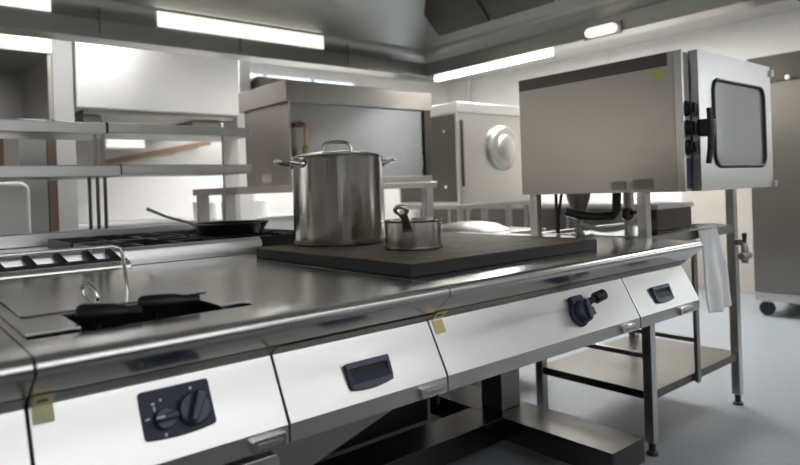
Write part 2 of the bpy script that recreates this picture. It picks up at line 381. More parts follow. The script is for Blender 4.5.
# hotplate unit
uC = unit('hotplate_unit', 'wide hotplate unit with a single navy gas valve', .968, 1.790, .001, .645)
sticker(uC, .978, 1.010, -.0350, -.0035, 'paperc')
badge(1.677, 1.748, uC)
gx, gv = 1.510, -.071
gp = MB().lathe(P(gx - .006, gv - .004), [(0, 0), (.034, 0), (.034, .006), (.030, .010), (0, .010)], 36, NN, UX).build('gas_valve', 'navy', uC, label='navy gas valve with lever', bevel=.001)
MB().rrect(P(gx + .004, gv + .030, .002), UX, VV, .054, .036, .004, .012).build('marker_plate', 'navy', gp, bevel=.002)
kk = MB().lathe(P(gx + .002, gv, .010), [(0, 0), (.031, 0), (.032, .004), (.030, .016), (.026, .020), (0, .020)], 36, NN, UX).build('knob', 'navyl', gp, bevel=.001)
c = P(gx + .002, gv, .030); d = (UX * .30 + VV * .95).normalized(); e = NN.cross(d)
MB().prism([c - d * .028 - e * .006, c + d * .028 - e * .009, c + d * .028 + e * .009, c - d * .028 + e * .006], NN * .010).build('grip', 'navyl', kk, bevel=.004, seg=3)
MB().tube([P(gx + .03, gv + .012, .008), P(gx + .056, gv + .024, .016), P(gx + .078, gv + .026, .024)], .0095, 14).build('valve_arm', 'black', gp)
MB().cyl(P(gx + .070, gv + .026, .022), P(gx + .104, gv + .030, .034), .0165, .0155).build('valve_cap', 'black', gp, bevel=.002)
MB().rrect(P(gx + .042, gv - .004, .001), UX, VV, .026, .024, .004, .016).build('valve_lug', 'navy', gp, bevel=.002)
dot(gx + .004, gv + .040, .004, .006, gp)
# end unit
uD = unit('neutral_unit', 'narrow end unit with navy pull next to the oven stand', 1.790, 2.187, .001, .645)
pull(uD, 1.968, -.076)
badge(2.03, 2.12, uD)

# rear upstand of the worktop row
up = MB(); up.px([(2.106, .9005), (2.106, .930), (2.112, .948), (2.126, .957), (2.142, .957), (2.156, .948), (2.160, .930), (2.160, .9005)], -.9, 1.098)
tag(up.build('rear_upstand', 'panel', bevel=.002), 'rounded steel upstand running behind the fryer worktop', 'upstand')
# under-frame: cross beam and feet of the island
fr = thing('island_frame', 'steel under-frame with beam feet below the suspended range units', 'frame', (1.3, 1.6, 0))
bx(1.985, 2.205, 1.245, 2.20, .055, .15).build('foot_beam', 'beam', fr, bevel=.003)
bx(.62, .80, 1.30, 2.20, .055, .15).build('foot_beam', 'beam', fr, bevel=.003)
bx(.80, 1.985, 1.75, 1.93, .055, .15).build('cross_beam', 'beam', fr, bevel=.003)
bx(.66, .78, 1.80, 1.92, .15, .56).build('column', 'dull', fr, bevel=.003)
bx(2.04, 2.16, 1.80, 1.92, .15, .6445).build('column', 'dull', fr, bevel=.003)
bx(.60, 1.97, 2.203, 2.215, .03, .57).build('light_block_panel', 'dark', fr)  # black panel added to block back light and darken the space
for xx in (2.03, 2.16): 
    for yy in (1.29, 2.15): MB().cyl((xx, yy, 0), (xx, yy, .055), .02).build('foot', 'black', fr)
for yy in (1.34, 2.15): MB().cyl((.71, yy, 0), (.71, yy, .055), .02).build('foot', 'black', fr)

# cast hotplate
hp = thing('hotplate', 'thick dark cast iron hotplate under the stockpot', 'hotplate', (1.38, 1.54, .9))
bx(.985, 1.776, 1.142, 1.938, .9005, .9325).build('plate_block', 'ironside', hp, bevel=.003)
bx(.989, 1.772, 1.146, 1.934, .9327, .9340).build('cooking_surface', 'iron', hp, bevel=.0005, label='brown seasoned cooking surface')

# stockpot
ZP = .9345
pc = (1.252, 1.827); R_ = .1575; HT = ZP + .300
sp = thing('stockpot', 'tall steel stockpot with two loop handles standing on the hotplate', 'pot', (*pc, ZP))
MB().lathe((*pc, ZP), [(0, .0), (R_ - .008, 0), (R_ - .002, .003), (R_, .014), (R_, .290), (R_ + .003, .297), (R_ + .002, .300), (R_ - .002, .300), (R_ - .003, .290), (R_ - .003, .02), (0, .018)], 72).build('body', 'pot', sp)
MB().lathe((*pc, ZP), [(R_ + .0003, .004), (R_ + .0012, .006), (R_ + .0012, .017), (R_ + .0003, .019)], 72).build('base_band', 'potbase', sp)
lidp = MB().lathe((*pc, ZP + .3005), [(R_ - .004, 0), (R_ - .001, .002), (R_ - .012, .006), (R_ * .6, .016), (0, .020), (0, .016), (R_ * .6, .012), (R_ - .012, .002)], 72).build('lid', 'steel', sp)
view = Vector((pc[0], pc[1], 0)).normalized(); side = Vector((view.y, -view.x, 0))          # side = towards the right as seen
def arch(c, a, up_, w, h, r):
    c = Vector(c); pts = []
    for f, g in ((-1, 0), (-.95, .45), (-.85, .75), (-.7, .93), (-.5, 1.), (0, 1.04), (.5, 1.), (.7, .93), (.85, .75), (.95, .45), (1, 0)):
        pts.append(c + Vector(a) * f * w + Vector(up_) * g * h)
    return MB().tube(pts, r, 10)
arch((pc[0], pc[1], ZP + .312), side, (0, 0, 1), .053, .040, .0065).build('lid_handle', 'chrome', lidp)
def loop_handle(dirv, z):
    dv = Vector(dirv).normalized(); t = Vector((-dv.y, dv.x, 0)); b = Vector((pc[0], pc[1], z)) + dv * (R_ - .001)
    pts = []
    for f, g in ((-1, 0), (-1.0, .4), (-.9, .75), (-.6, .97), (0, 1.05), (.6, .97), (.9, .75), (1.0, .4), (1, 0)):
        pts.append(b + t * f * .048 + dv * g * .060 + Vector((0, 0, .012 * g)))
    h = MB().tube(pts, .0068, 12).build('loop_handle', 'chrome', sp)
    for f in (-1, 1): MB().lathe(b + t * f * .048 - dv * .009, [(0, 0), (.014, 0), (.014, .010), (.010, .013), (0, .013)], 16, dv).build('rivet_plate', 'chrome', h)
loop_handle(-side * .90 - view * .43, ZP + .276)
loop_handle(side * .90 + view * .43, ZP + .276)

# saucepan
sc_ = (1.258, 1.442); r2 = .0855
sq = thing('saucepan', 'small steel saucepan with upright handle in front of the stockpot', 'pot', (*sc_, ZP))
MB().lathe((*sc_, ZP), [(0, 0), (r2 - .006, 0), (r2 - .001, .003), (r2, .010), (r2, .080), (r2 + .003, .086), (r2 + .002, .088), (r2 - .002, .088), (r2 - .003, .080), (r2 - .003, .012), (0, .010)], 60).build('body', 'pot', sq)
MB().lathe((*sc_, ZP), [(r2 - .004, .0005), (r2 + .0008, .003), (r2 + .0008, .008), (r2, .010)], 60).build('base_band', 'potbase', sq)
hv = (-view - side * .30).normalized()
hw = Vector((hv.y, -hv.x, 0)); hb = Vector((*sc_, ZP + .062)) + hv * (r2 + .001)
def ribbon(pts, ws, th, name, parent):
    b = MB(); n = len(pts); A = []
    for i, p in enumerate(pts):
        t = (pts[min(i + 1, n - 1)] - pts[max(i - 1, 0)]).normalized(); nn = t.cross(hw).normalized()
        A.append([b.bm.verts.new(p + hw * sx * ws[i] + nn * sz * th) for sx, sz in ((-1, -1), (1, -1), (1, 1), (-1, 1))])
    for i in range(n - 1):
        for k in range(4): b.face([A[i][k], A[i][(k + 1) % 4], A[i + 1][(k + 1) % 4], A[i + 1][k]])
    b.face(A[0][::-1]); b.face(A[-1])
    return b.build(name, 'chrome', parent, bevel=.002)
hpnt = [hb + Vector((0, 0, -.006)), hb + hv * .006 + Vector((0, 0, .006)), hb + hv * .022 + Vector((0, 0, .020)), hb + hv * .050 + Vector((0, 0, .038)), hb + hv * .080 + Vector((0, 0, .050))]
hd = ribbon(hpnt, [.016, .015, .013, .011, .012], .0045, 'handle', sq)
ring = []; rc = hb + hv * .095 + Vector((0, 0, .060))
for k in range(20):
    a = 2 * PI * k / 20; ring.append(rc + hw * .0165 * math.cos(a) + (hv * .80 + Vector((0, 0, .55))) * .019 * math.sin(a))
MB().tube(ring, .0058, 8, True).build('handle_eye', 'chrome', hd)
lipd = (-side * .9 + view * .1).normalized()
b_ = Vector((*sc_, ZP + .084)) + lipd * (r2 + .001)
MB().prism([b_ + side * .004 + view * .014, b_ + side * .004 - view * .014, b_ + lipd * .014], (0, 0, .0035)).build('spout', 'steel', sq, bevel=.001)

# ------------------------------------------------------------------ island, back row
gr = thing('gas_range', 'gas range with black pan supports backing onto the fryer', 'stove', (.8, 2.85, 0))
bx(-.4, 1.55, 2.30, 3.46, .12, .86).build('body', 'dull', gr, bevel=.003)
bx(-.42, 1.68, 2.21, 3.48, .8605, .905).build('hob_top', 'panel', gr, bevel=.006)
def grate(x0, x1, y0, y1, z=.9055):
    g = MB(); t = .007; zt = z + .04
    g.box(x0, x1, y0, y0 + .014, z, zt); g.box(x0, x1, y1 - .014, y1, z, zt); g.box(x0, x0 + .014, y0 + .014, y1 - .014, z, zt); g.box(x1 - .014, x1, y0 + .014, y1 - .014, z, zt)
    cx, cy = (x0 + x1) / 2, (y0 + y1) / 2
    for dx, dy in ((1, 0), (-1, 0), (0, 1), (0, -1)):
        for off in (-.07, .07):
            ox, oy = (off, 0) if dx == 0 else (0, off)
            a = Vector((cx + ox + dx * .05, cy + oy + dy * .05, z + .022)); b2 = Vector((cx + ox + dx * ((x1 - x0) / 2 - .012), cy + oy + dy * ((y1 - y0) / 2 - .012), z + .022))
            q = Vector((-dy, dx, 0)) * t
            g.prism([a - q, b2 - q, b2 + q, a + q], (0, 0, .02))
    gg = g.build('pan_support', 'blackmetal', gr, bevel=.002)
    MB().lathe((cx, cy, z - .0003), [(0, 0), (.055, 0), (.055, .012), (.04, .018), (0, .020)], 24).build('burner', 'blackmetal', gg)
for x0 in (.60, 1.06):
    grate(x0, x0 + .42, 2.30, 2.72); grate(x0, x0 + .42, 2.76, 3.18)
# frying pan on the range
fpn = thing('frying_pan', 'black frying pan with long thin handle on the gas range', 'pan', (1.215, 2.62, .9465))
MB().lathe((1.215, 2.62, .9465), [(0, 0), (.128, 0), (.135, .003), (.166, .046), (.169, .047), (.165, .049), (.131, .007), (0, .005)], 48).build('body', 'blackmetal', fpn)
MB().tube([(1.055, 2.60, .985), (1.02, 2.595, 1.005), (.93, 2.61, 1.035), (.855, 2.62, 1.072)], [.008, .006, .0055, .007], 10).build('handle', 'dull', fpn)
# gantry shelf
ga = thing('gantry_shelf', 'two-tier steel gantry shelf standing behind the gas range', 'shelf', (.9, 3.38, .905))
bx(-.35, 1.66, 3.33, 3.43, .9055, .968).build('base_rail', 'panel', ga, bevel=.006)
bx(-.35, .905, 3.33, 3.72, 1.440, 1.496).build('shelf_board', 'mid', ga, bevel=.004)
bx(.915, 1.692, 3.33, 3.72, 1.448, 1.498).build('shelf_board', 'mid', ga, bevel=.004)
bx(-.35, .965, 3.32, 3.72, 1.228, 1.285).build('shelf_board', 'mid', ga, bevel=.004)
bx(.972, 1.688, 3.33, 3.72, 1.238, 1.288).build('shelf_board', 'mid', ga, bevel=.004)
for xx, z0, z1 in ((.835, .962, 1.228), (.873, .962, 1.228), (.908, .962, 1.228), (.868, 1.285, 1.440), (.905, 1.285, 1.440), (-.30, .962, 1.228), (-.30, 1.285, 1.44), (1.545, .968, 1.238), (1.545, 1.288, 1.448)):
    MB().tube([(xx, 3.40, z0), (xx, 3.40, z1)], .0085 if xx < 1 else .006, 12).build('post', 'darkpanel' if z0 < 1 and xx < 1 else 'dull', ga)
bx(.906, .914, 3.335, 3.40, 1.445, 1.50).build('joint', 'black', ga); bx(.9655, .9715, 3.335, 3.40, 1.232, 1.29).build('joint', 'black', ga)
MB().lathe((1.6915, 3.36, 1.475), [(0, 0), (.012, 0), (.012, .012), (0, .012)], 16, (1, 0, 0)).build('end_plug', 'white', ga)

# prep counter right of the range with dome lid
pcn = thing('prep_counter', 'low steel prep counter behind the hotplate', 'counter', (2.28, 2.62, 0))
bx(1.62, 3.0, 2.26, 2.98, .82, .86).build('counter_top', 'top', pcn, bevel=.003)
for xx in (1.66, 2.96):
    for yy in (2.30, 2.94): MB().box(xx - .02, xx + .02, yy - .02, yy + .02, 0, .82).build('leg', 'dull', pcn, bevel=.002)
bx(1.64, 2.98, 2.28, 2.96, .20, .225).build('under_shelf', 'dull', pcn, bevel=.002)
tag(MB().lathe((2.66, 2.55, .8605), [(.225, 0), (.228, .004), (.215, .012), (.16, .038), (.08, .050), (0, .053), (0, .050), (.08, .047), (.155, .035), (.21, .010), (.222, 0)], 48).build('domed_lid', 'dull'), 'pale domed metal lid lying behind the hotplate', 'lid')

# ------------------------------------------------------------------ warming cabinet behind the pot
wc = thing('warming_cabinet', 'big steel cabinet with polished front panel behind the stockpot', 'cabinet', (2.5, 3.6, 1.16))
bx(1.935, 3.085, 3.345, 3.90, 1.1605, 1.665).build('body', 'warm', wc, bevel=.003)
bx(1.908, 3.10, 3.30, 3.93, 1.6655, 1.795).build('top_band', 'warm', wc, bevel=.005)
bx(1.93, 3.09, 3.31, 3.344, 1.1605, 1.205).build('bottom_rail', 'warm', wc, bevel=.003)
bx(1.93, 1.945, 3.31, 3.344, 1.206, 1.665).build('corner_post', 'warm', wc, bevel=.002)
bx(3.03, 3.09, 3.31, 3.344, 1.206, 1.665).build('corner_post', 'darkpanel', wc, bevel=.002)
bx(1.946, 3.029, 3.330, 3.344, 1.206, 1.665).build('front_panel', 'polished', wc, label='mirror polished front panel')
bx(1.9335, 1.9349, 3.55, 3.68, 1.19, 1.24).build('rating_plate', 'paperw', wc)
v_ = MB().tube([(1.985, 3.325, 1.525), (1.985, 3.28, 1.528), (2.005, 3.265, 1.525), (2.012, 3.262, 1.505), (2.012, 3.262, 1.21)], .013, 12).build('brass_pipe', 'brass', wc, label='brass valve pipe')
MB().lathe((2.012, 3.262, 1.345), [(.0135, 0), (.024, .006), (.026, .03), (.022, .05), (.0135, .056)], 16).build('valve_body', 'brass', v_)
MB().lathe((1.985, 3.300, 1.527), [(.0135, 0), (.022, .003), (.022, .02), (.0135, .024)], 6, (0, -1, 0)).build('nut', 'brass', v_)
ws = thing('cabinet_stand', 'steel stand carrying the big cabinet behind the stockpot', 'stand', (2.35, 3.6, 0))
bx(1.578, 3.125, 3.30, 3.95, 1.118, 1.160).build('stand_top', 'warm', ws, bevel=.004)
for xx in (1.625, 3.06):
    for yy in (3.52 if xx < 2 else 3.34, 3.90): bx(xx - .03, xx + .03, yy - .03, yy + .03, 0, 1.118).build('leg', 'steel', ws, bevel=.003)
bx(1.655, 3.03, 3.89, 3.91, .60, .64).build('rail', 'dull', ws)
bx(1.70, 3.02, 3.50, 3.88, .80, .83).build('stand_shelf', 'dull', ws, bevel=.002)

# ------------------------------------------------------------------ rear oven
o2 = thing('convection_oven', 'rear steel oven with round fan housing left of the combi oven', 'oven', (4.55, 4.4, .955))
bx(4.06, 5.05, 4.0, 4.85, .9555, 1.79).build('body', 'steel', o2, bevel=.004)
bx(4.05, 5.06, 3.985, 4.86, 1.7905, 1.885).build('top_band', 'panel', o2, bevel=.004)
bx(4.0565, 4.0595, 4.03, 4.82, .98, 1.78).build('access_panel', 'darkpanel', o2)
for yy, zz in ((4.16, 1.63), (4.16, 1.12)): MB().lathe((4.0565, yy, zz), [(0, 0), (.015, 0), (.015, .012), (0, .014)], 14, (-1, 0, 0)).build('bolt', 'chrome', o2)
bx(4.10, 4.125, 3.990, 3.9995, 1.12, 1.72).build('hinge_strip', 'darkpanel', o2)
MB().lathe((4.66, 3.9995, 1.475), [(.215, 0), (.210, .03), (.19, .045), (.125, .052), (.115, .062), (.10, .068), (0, .070)], 48, (0, -1, 0)).build('fan_housing', 'mid', o2)
s2 = thing('oven_stand', 'dark stand with tray runners under the rear oven', 'stand', (4.55, 4.4, 0))
bx(4.03, 5.07, 3.98, 4.87, .915, .955).build('stand_top', 'dull', s2, bevel=.003)
for xx in (4.08, 4.40, 4.75, 5.03):
    for yy in (4.02, 4.82): bx(xx - .022, xx + .022, yy - .022, yy + .022, 0, .915).build('leg', 'dull', s2, bevel=.002)
for zz in (.30, .50, .70):
    for xx in (4.40, 4.75): bx(xx - .012, xx + .012, 4.042, 4.798, zz, zz + .015).build('tray_runner', 'dull', s2)

# ------------------------------------------------------------------ combi oven on its stand
ov = thing('combi_oven', 'large combi oven with windowed door on the right', 'oven', (2.81, 1.52, 1.065))
OX0, OX1, OY0, OY1, OZ0, OZ1 = 2.405, 3.225, 1.138, 1.948, 1.066, 1.617
bx(OX0, OX1, OY0 + .045, OY1, OZ0, OZ1).build('body', 'warm', ov, bevel=.003)
bx(OX0 - .0018, OX0 - .0004, OY0 + .07, OY1 - .005, OZ1 - .055, OZ1 - .004).build('roof_trim', 'darkpanel', ov)
bx(OX0 - .0012, OX0 + .012, OY0 + .012, OY0 + .0445, OZ0, OZ1).build('corner_post', 'steel', ov, bevel=.003)
bx(OX0 + .0125, OX0 + .075, OY0 + .022, OY0 + .0445, OZ0 + .004, OZ1 - .004).build('control_panel', 'steel', ov, bevel=.002)
bx(OX0 + .014, OX0 + .066, OY0 + .018, OY0 + .0218, OZ0 + .012, OZ0 + .13).build('display', 'navy', ov, label='navy blue control display')
for zz in (1.238, 1.314, 1.390):
    k = MB().lathe((OX0 + .036, OY0 + .0215, zz), [(0, 0), (.031, 0), (.031, .008), (.026, .012), (.025, .030), (0, .032)], 24, (0, -1, 0)).build('knob', 'black', ov)
    bx(OX0 + .031, OX0 + .041, OY0 - .020, OY0 - .009, zz - .02, zz + .02).build('grip', 'black', k, bevel=.003)
dx0, dx1 = 2.492, 3.222
door = MB()
DY0, DY1 = 1.128, 1.168
wx0, wx1, wz0, wz1 = 2.622, 3.130, 1.168, 1.512
door.box(dx0, wx0, DY0, DY1, OZ0, OZ1 + .006); door.box(wx1, dx1, DY0, DY1, OZ0, OZ1 + .006)
door.box(wx0, wx1, DY0, DY1, OZ0, wz0); door.box(wx0, wx1, DY0, DY1, wz1, OZ1 + .006)
dob = door.build('door', 'panel', ov)
MB().rrect(((wx0 + wx1) / 2, DY0 + .006, (wz0 + wz1) / 2), (1, 0, 0), (0, 0, 1), wx1 - wx0 - .002, wz1 - wz0 - .002, .03, .003).build('door_glass', 'glass', dob, label='dark door window')
gk = []
for cx, cz, a0 in ((wx1 - .045, wz1 - .045, 0), (wx0 + .045, wz1 - .045, 90), (wx0 + .045, wz0 + .045, 180), (wx1 - .045, wz0 + .045, 270)):
    for k in range(7):
        a = math.radians(a0 + 15 * k); gk.append((cx + .05 * math.cos(a), DY0 - .001, cz + .05 * math.sin(a)))
MB().tube(gk, .0085, 8, True).build('gasket', 'black', dob)
for a, b_, c_, d_ in ((wx0, wx0 + .04, wz0, wz0 + .04), ): pass
hn = MB().tube([(2.455, DY0 - .045, 1.172), (2.462, DY0 - .052, 1.23), (2.472, DY0 - .052, 1.31), (2.474, DY0 - .045, 1.385)], [.010, .012, .012, .010], 12).build('door_handle', 'black', dob)
bx(2.462, 2.545, DY0 - .044, DY0 - .0005, 1.280, 1.345).build('handle_boss', 'black', hn, bevel=.006)
for zz in (1.595, 1.085): MB().cyl((3.222, DY0 - .008, zz - .018), (3.222, DY0 - .008, zz + .012), .009).build('hinge', 'steel', dob)
bx(OX0 - .0016, OX0 - .0004, 1.232, 1.268, 1.520, 1.548).build('warning_sticker', 'paperb', ov, label='small yellow warning sticker')
bx(OX0 - .0016, OX0 - .0004, 1.28, 1.37, OZ0 + .014, OZ0 + .055).build('rating_plate', 'paperw', ov)
bx(OX0 - .0016, OX0 - .0004, 1.40, 1.47, OZ0 + .014, OZ0 + .048).build('rating_plate', 'paperw', ov)
MB().lathe((2.55, 1.62, OZ1), [(0, 0), (.018, 0), (.016, .02), (0, .024)], 14).build('vent_cap', 'steel', ov)

st = thing('oven_stand', 'tubular steel stand with low shelf under the windowed combi oven', 'stand', (2.82, 1.6, 0))
SX0, SX1, SY0, SY1 = 2.405, 3.235, 1.325, 1.87
for xx in (SX0, SX1):
    for yy in (SY0, SY1):
        lg = bx(xx - .02, xx + .02, yy - .02, yy + .02, .05, 1.0655).build('leg', 'steel', st, bevel=.003)
        MB().lathe((xx, yy, 0), [(0, 0), (.024, 0), (.024, .008), (.014, .016), (.014, .05), (0, .05)], 20).build('foot', 'black', lg)
def hrail(a, b, z0, z1, w=.014): 
    x0, x1 = sorted((a[0], b[0])); y0, y1 = sorted((a[1], b[1]))
    bx(x0 - (w if x0 == x1 else 0), x1 + (w if x0 == x1 else 0), y0 - (w if y0 == y1 else 0), y1 + (w if y0 == y1 else 0), z0, z1).build('rail', 'dull', st, bevel=.002)
bx(SX0 - .012, SX1 + .012, SY0 - .012, SY1 + .012, .222, .257).build('low_shelf', 'shelfd', st, bevel=.003)
hrail((SX0 + .02, SY0), (SX1 - .02, SY0), .845, .885); hrail((SX0, SY0 + .02), (SX0, SY1 - .02), .845, .885)
hrail((SX1, SY0 + .02), (SX1, SY1 - .02), .845, .885); hrail((SX0 + .02, SY1), (SX1 - .02, SY1), .845, .885)
hrail((SX0, SY0 + .02), (SX0, SY1 - .02), .39, .41); 
bx(2.765, 2.795, SY0 - .030, SY0 - .0005 - .012, .215, .845).build('upright', 'dull', st, bevel=.003)
bx(2.77, 2.79, SY0 - .012, SY1 - .02, .39, .41).build('rail', 'dull', st, bevel=.002)
bx(2.42, 3.22, 1.345, 1.85, .862, .872).build('middle_shelf', 'top', st, bevel=.002)
# things on the middle shelf of the stand
tb = thing('steel_tray_box', 'dark steel box with pale rim on the shelf below the combi oven', 'box', (2.86, 1.62, .8725))
bx(2.84, 3.19, 1.50, 1.60, .8725, .975).build('body', 'darkpanel', tb, bevel=.006)
bx(2.83, 3.20, 1.49, 1.61, .9755, 1.0).build('rim', 'white_steel', tb, bevel=.004)
hz = []
ph = MB().tube([(2.45, 1.74, .985), (2.50, 1.70, .965), (2.56, 1.66, .955), (2.62, 1.60, .958), (2.63, 1.585, .985), (2.63, 1.58, 1.066)], .020, 14).build('drain_pipe', 'black')
tag(ph, 'thick black elbow pipe under the combi oven', 'pipe')
hs = []
for k in range(60):
    f = k / 59; hs.append((2.44 + .19 * f, 1.66 - .22 * f, .930 - .045 * math.sin(PI * f) + .03 * f))
tag(MB().tube(hs, [.010 + .002 * (k % 2) for k in range(60)], 10).build('drain_hose', 'hose'), 'grey ribbed hose sagging under the combi oven', 'hose')
tag(MB().tube([(2.47, 1.80, .8725), (2.47, 1.80, 1.066)], .008, 10).build('water_pipe', 'black'), 'thin upright black water pipe behind the grey hose', 'pipe')
tag(MB().tube([(2.44, 1.77, .8725), (2.44, 1.77, .96), (2.425, 1.75, 1.0), (2.43, 1.74, 1.066)], .007, 10).build('water_pipe', 'black'), 'crooked black water pipe nearest the oven stand rear leg', 'pipe')
for i, (x_, y_) in enumerate(((2.445, 1.60), (2.447, 1.645), (2.45, 1.70))):
    tag(MB().lathe((x_, y_, .8725), [(0, 0), (.012, 0), (.012, .012), (.008, .016), (0, .016)], 16).build('pipe_cap', 'white'),
        ('white pipe cap on the oven stand shelf, nearest the stand front', 'white pipe cap between its two neighbours on the oven stand shelf', 'white pipe cap nearest the oven stand rear leg')[i], 'cap', 'white pipe caps')
gk_ = thing('gas_cock', 'grey upright pipe with black cock handle below the combi oven', 'pipe', (2.75, 1.56, .8725))
MB().tube([(2.75, 1.60, .8725), (2.75, 1.60, 1.066)], .016, 12).build('pipe', 'dull', gk_)
MB().lathe((2.75, 1.60, .93), [(.016, 0), (.027, .008), (.030, .03), (.026, .05), (.016, .058)], 16).build('cock_body', 'darkpanel', gk_)
MB().tube([(2.75, 1.575, .96), (2.72, 1.54, .968), (2.665, 1.53, .972)], [.011, .009, .010], 10).build('cock_handle', 'black', gk_)
tag(MB().lathe((2.62, 1.78, .8725), [(.0, 0), (.02, 0), (.022, .07), (.055, .17), (.058, .19), (.05, .19), (.0, .10)], 24).build('drain_funnel', 'dull'), 'grey metal drain funnel upright below the combi oven', 'funnel')
tp = thing('drain_tap', 'dark tap valve on the stand leg beside the towel', 'tap', (3.22, 1.285, .70))
MB().tube([(3.215, 1.304, .80), (3.215, 1.27, .80), (3.215, 1.262, .775), (3.215, 1.262, .70)], .016, 12).build('body', 'dull', tp)
MB().tube([(3.17, 1.262, .735), (3.26, 1.262, .735)], .018, 12).build('cross_pipe', 'dull', tp)
MB().tube([(3.215, 1.262, .80), (3.185, 1.25, .84)], [.008, .012], 10).build('lever', 'black', tp)

# towel over the stand rail
def tw(u, v):
    x0 = 2.80 + .012 * math.sin(2.3 * v) ; w = .20 + .045 * v * v
    x = x0 + .02 * v + u * w
    fold = .010 * math.sin(u * 13 + 1.5 * v) * (.3 + v) + .006 * math.sin(u * 5 + 6 * v)
    y = 1.292 - fold - .012 * v
    return (x, y, .887 - v * .372 - .010 * math.sin(u * 3.1) * v)
def tw2(u, v):                                       # over the rail: back fall
    x0 = 2.80; a = v
    if a < .4: b = a / .4 * PI; return (x0 + u * .20, 1.311 - .021 * math.cos(b), .8875 + .012 * math.sin(b))
    return (x0 + u * .20, 1.343, .8875 - (a - .4) * .0)
m = MB(); m.grid(tw, 26, 30)
to = thing('towel', 'white towel hanging over the oven stand rail', 'towel', (2.9, 1.3, .53))
m.build('front_fall', 'towel', to, solid=.008, sub=1)
m = MB(); m.grid(lambda u, v: (2.80 + u * .20, 1.311 - .021 * math.cos(v * PI), .889 + .014 * math.sin(v * PI)), 12, 8); m.build('fold', 'towel', to, solid=.006, sub=1)

# ------------------------------------------------------------------ extraction hood
hd_ = thing('extraction_hood', 'large steel extraction hood hanging over the island', 'hood', (1.0, 2.0, 1.965))
HX0, HX1, HY0, HY1 = -1.6, 3.43, .45, 3.70
zb, ztp = 1.968, ZC - .001
sk = MB()
sk.box(HX0, HX1, HY1 - .012, HY1, zb, ztp); sk.box(HX0, HX1, HY0, HY0 + .012, zb, ztp); sk.box(HX0, HX0 + .012, HY0 + .012, HY1 - .012, zb, ztp); sk.box(HX1 - .012, HX1, HY0 + .012, HY1 - .012, zb, ztp)
sk.build('skirt', 'hood', hd_)
gt = MB(); w = .13
gt.box(HX0 + .0125, HX1 - .0125, HY1 - w, HY1 - .0125, zb, zb + .012); gt.box(HX0 + .0125, HX1 - .0125, HY0 + .0125, HY0 + w, zb, zb + .012)
gt.box(HX0 + .0125, HX0 + w, HY0 + w, HY1 - w, zb, zb + .012); gt.box(HX1 - w, HX1 - .0125, HY0 + w, HY1 - w, zb, zb + .012)
gt.build('gutter', 'steel', hd_)
lp = MB()
lp.box(HX0 + w, HX1 - w, HY1 - w - .02, HY1 - w - .0005, zb, zb + .10); lp.box(HX1 - w - .02, HX1 - w - .0005, HY0 + w, HY1 - w - .0205, zb, zb + .10)
lp.box(HX0 + w, HX1 - w, HY0 + w + .0005, HY0 + w + .02, zb, zb + .10); lp.box(HX0 + w + .0005, HX0 + w + .02, HY0 + w + .0205, HY1 - w - .0205, zb, zb + .10)
lp.build('gutter_lip', 'hood', hd_, bevel=.003)
ix0, ix1, iy0, iy1 = HX0 + w + .02, HX1 - w - .02, HY0 + w + .02, HY1 - w - .02
tx0, tx1, ty0, ty1, tz = ix0 + .42, ix1 - .42, iy0 + .55, iy1 - .55, 2.58
ins = MB(); q = [(ix0, iy0), (ix1, iy0), (ix1, iy1), (ix0, iy1)]; r = [(tx0, ty0), (tx1, ty0), (tx1, ty1), (tx0, ty1)]
A0 = [ins.bm.verts.new((*p_, zb + .1005)) for p_ in q]; A = [ins.bm.verts.new((*p_, zb + .21)) for p_ in q]; B = [ins.bm.verts.new((*p_, tz)) for p_ in r]
for i in range(4): ins.face([A0[i], A0[(i + 1) % 4], A[(i + 1) % 4], A[i]])
for i in range(4): ins.face([A[i], A[(i + 1) % 4], B[(i + 1) % 4], B[i]])
ins.face(B)
ins.build('inner_canopy', 'filter', hd_, solid=.004)
sm = MB()
for xx in (.15, .95, 1.75, 2.55): sm.box(xx - .004, xx + .004, iy1 - .012, iy1 - .004, zb + .02, zb + .16)
sm.build('seam', 'dull', hd_)
fb = Vector((tx1 - ix1, 0, tz - zb - .21))
for k in range(4):
    ya = iy0 + .66 + k * .52
    o_ = Vector((ix1, ya, zb + .21)) - Vector((.012, 0, 0))
    pnl = MB().prism([o_ + fb * .12, o_ + fb * .12 + Vector((0, .49, 0)), o_ + fb * .92 + Vector((0, .49, 0)), o_ + fb * .92], (-.014, 0, -.010)).build('shade_plate', 'hoodshade', hd_, bevel=.003)  # plain dark plates put the right face's shade into colour
# hood brackets inside
bx(2.55, 3.22, 2.10, 2.34, 2.34, 2.40).build('filter_frame', 'steel', hd_, bevel=.004)
# rim lamp, and glowing shapes that paint reflections on the hood steel
tag(bx(1.25, 2.35, iy1 - .016, iy1 - .003, zb + .1015, zb + .19).build('hood_glow_strip', 'warmglow', bevel=.004), 'long warm strip painting a reflection along the far inside edge of the hood', 'light', 'hood lights')  # glow paints a reflection on the inner steel band
tag(bx(.05, .72, iy1 - .016, iy1 - .003, zb + .1015, zb + .16).build('hood_glow_strip', 'warmglow', bevel=.004), 'glowing strip painting a reflection in the hood at the upper left corner of the photo', 'light', 'hood lights')  # second painted reflection on the same band
tag(bx(HX1 - .06, HX1 - .015, 2.47, 3.55, zb - .022, zb - .0005).build('hood_glow_strip', 'strip', bevel=.004), 'thin bright strip light under the right hood edge', 'light', 'hood lights')
bl = thing('lip_glow', 'round-ended glow painting a reflection inside the hood above the combi oven', 'light', (3.26, 2.02, 1.95))  # glowing patch paints a lamp's reflection on the gutter lip
bx(3.266, 3.2795, 1.90, 2.14, 1.955, 2.025).build('bracket', 'dull', bl)
MB().rrect((3.266, 2.02, 1.99), (0, 1, 0), (0, 0, -1), .20, .055, .027, .03).build('lens', 'warmglow', bl, bevel=.008)

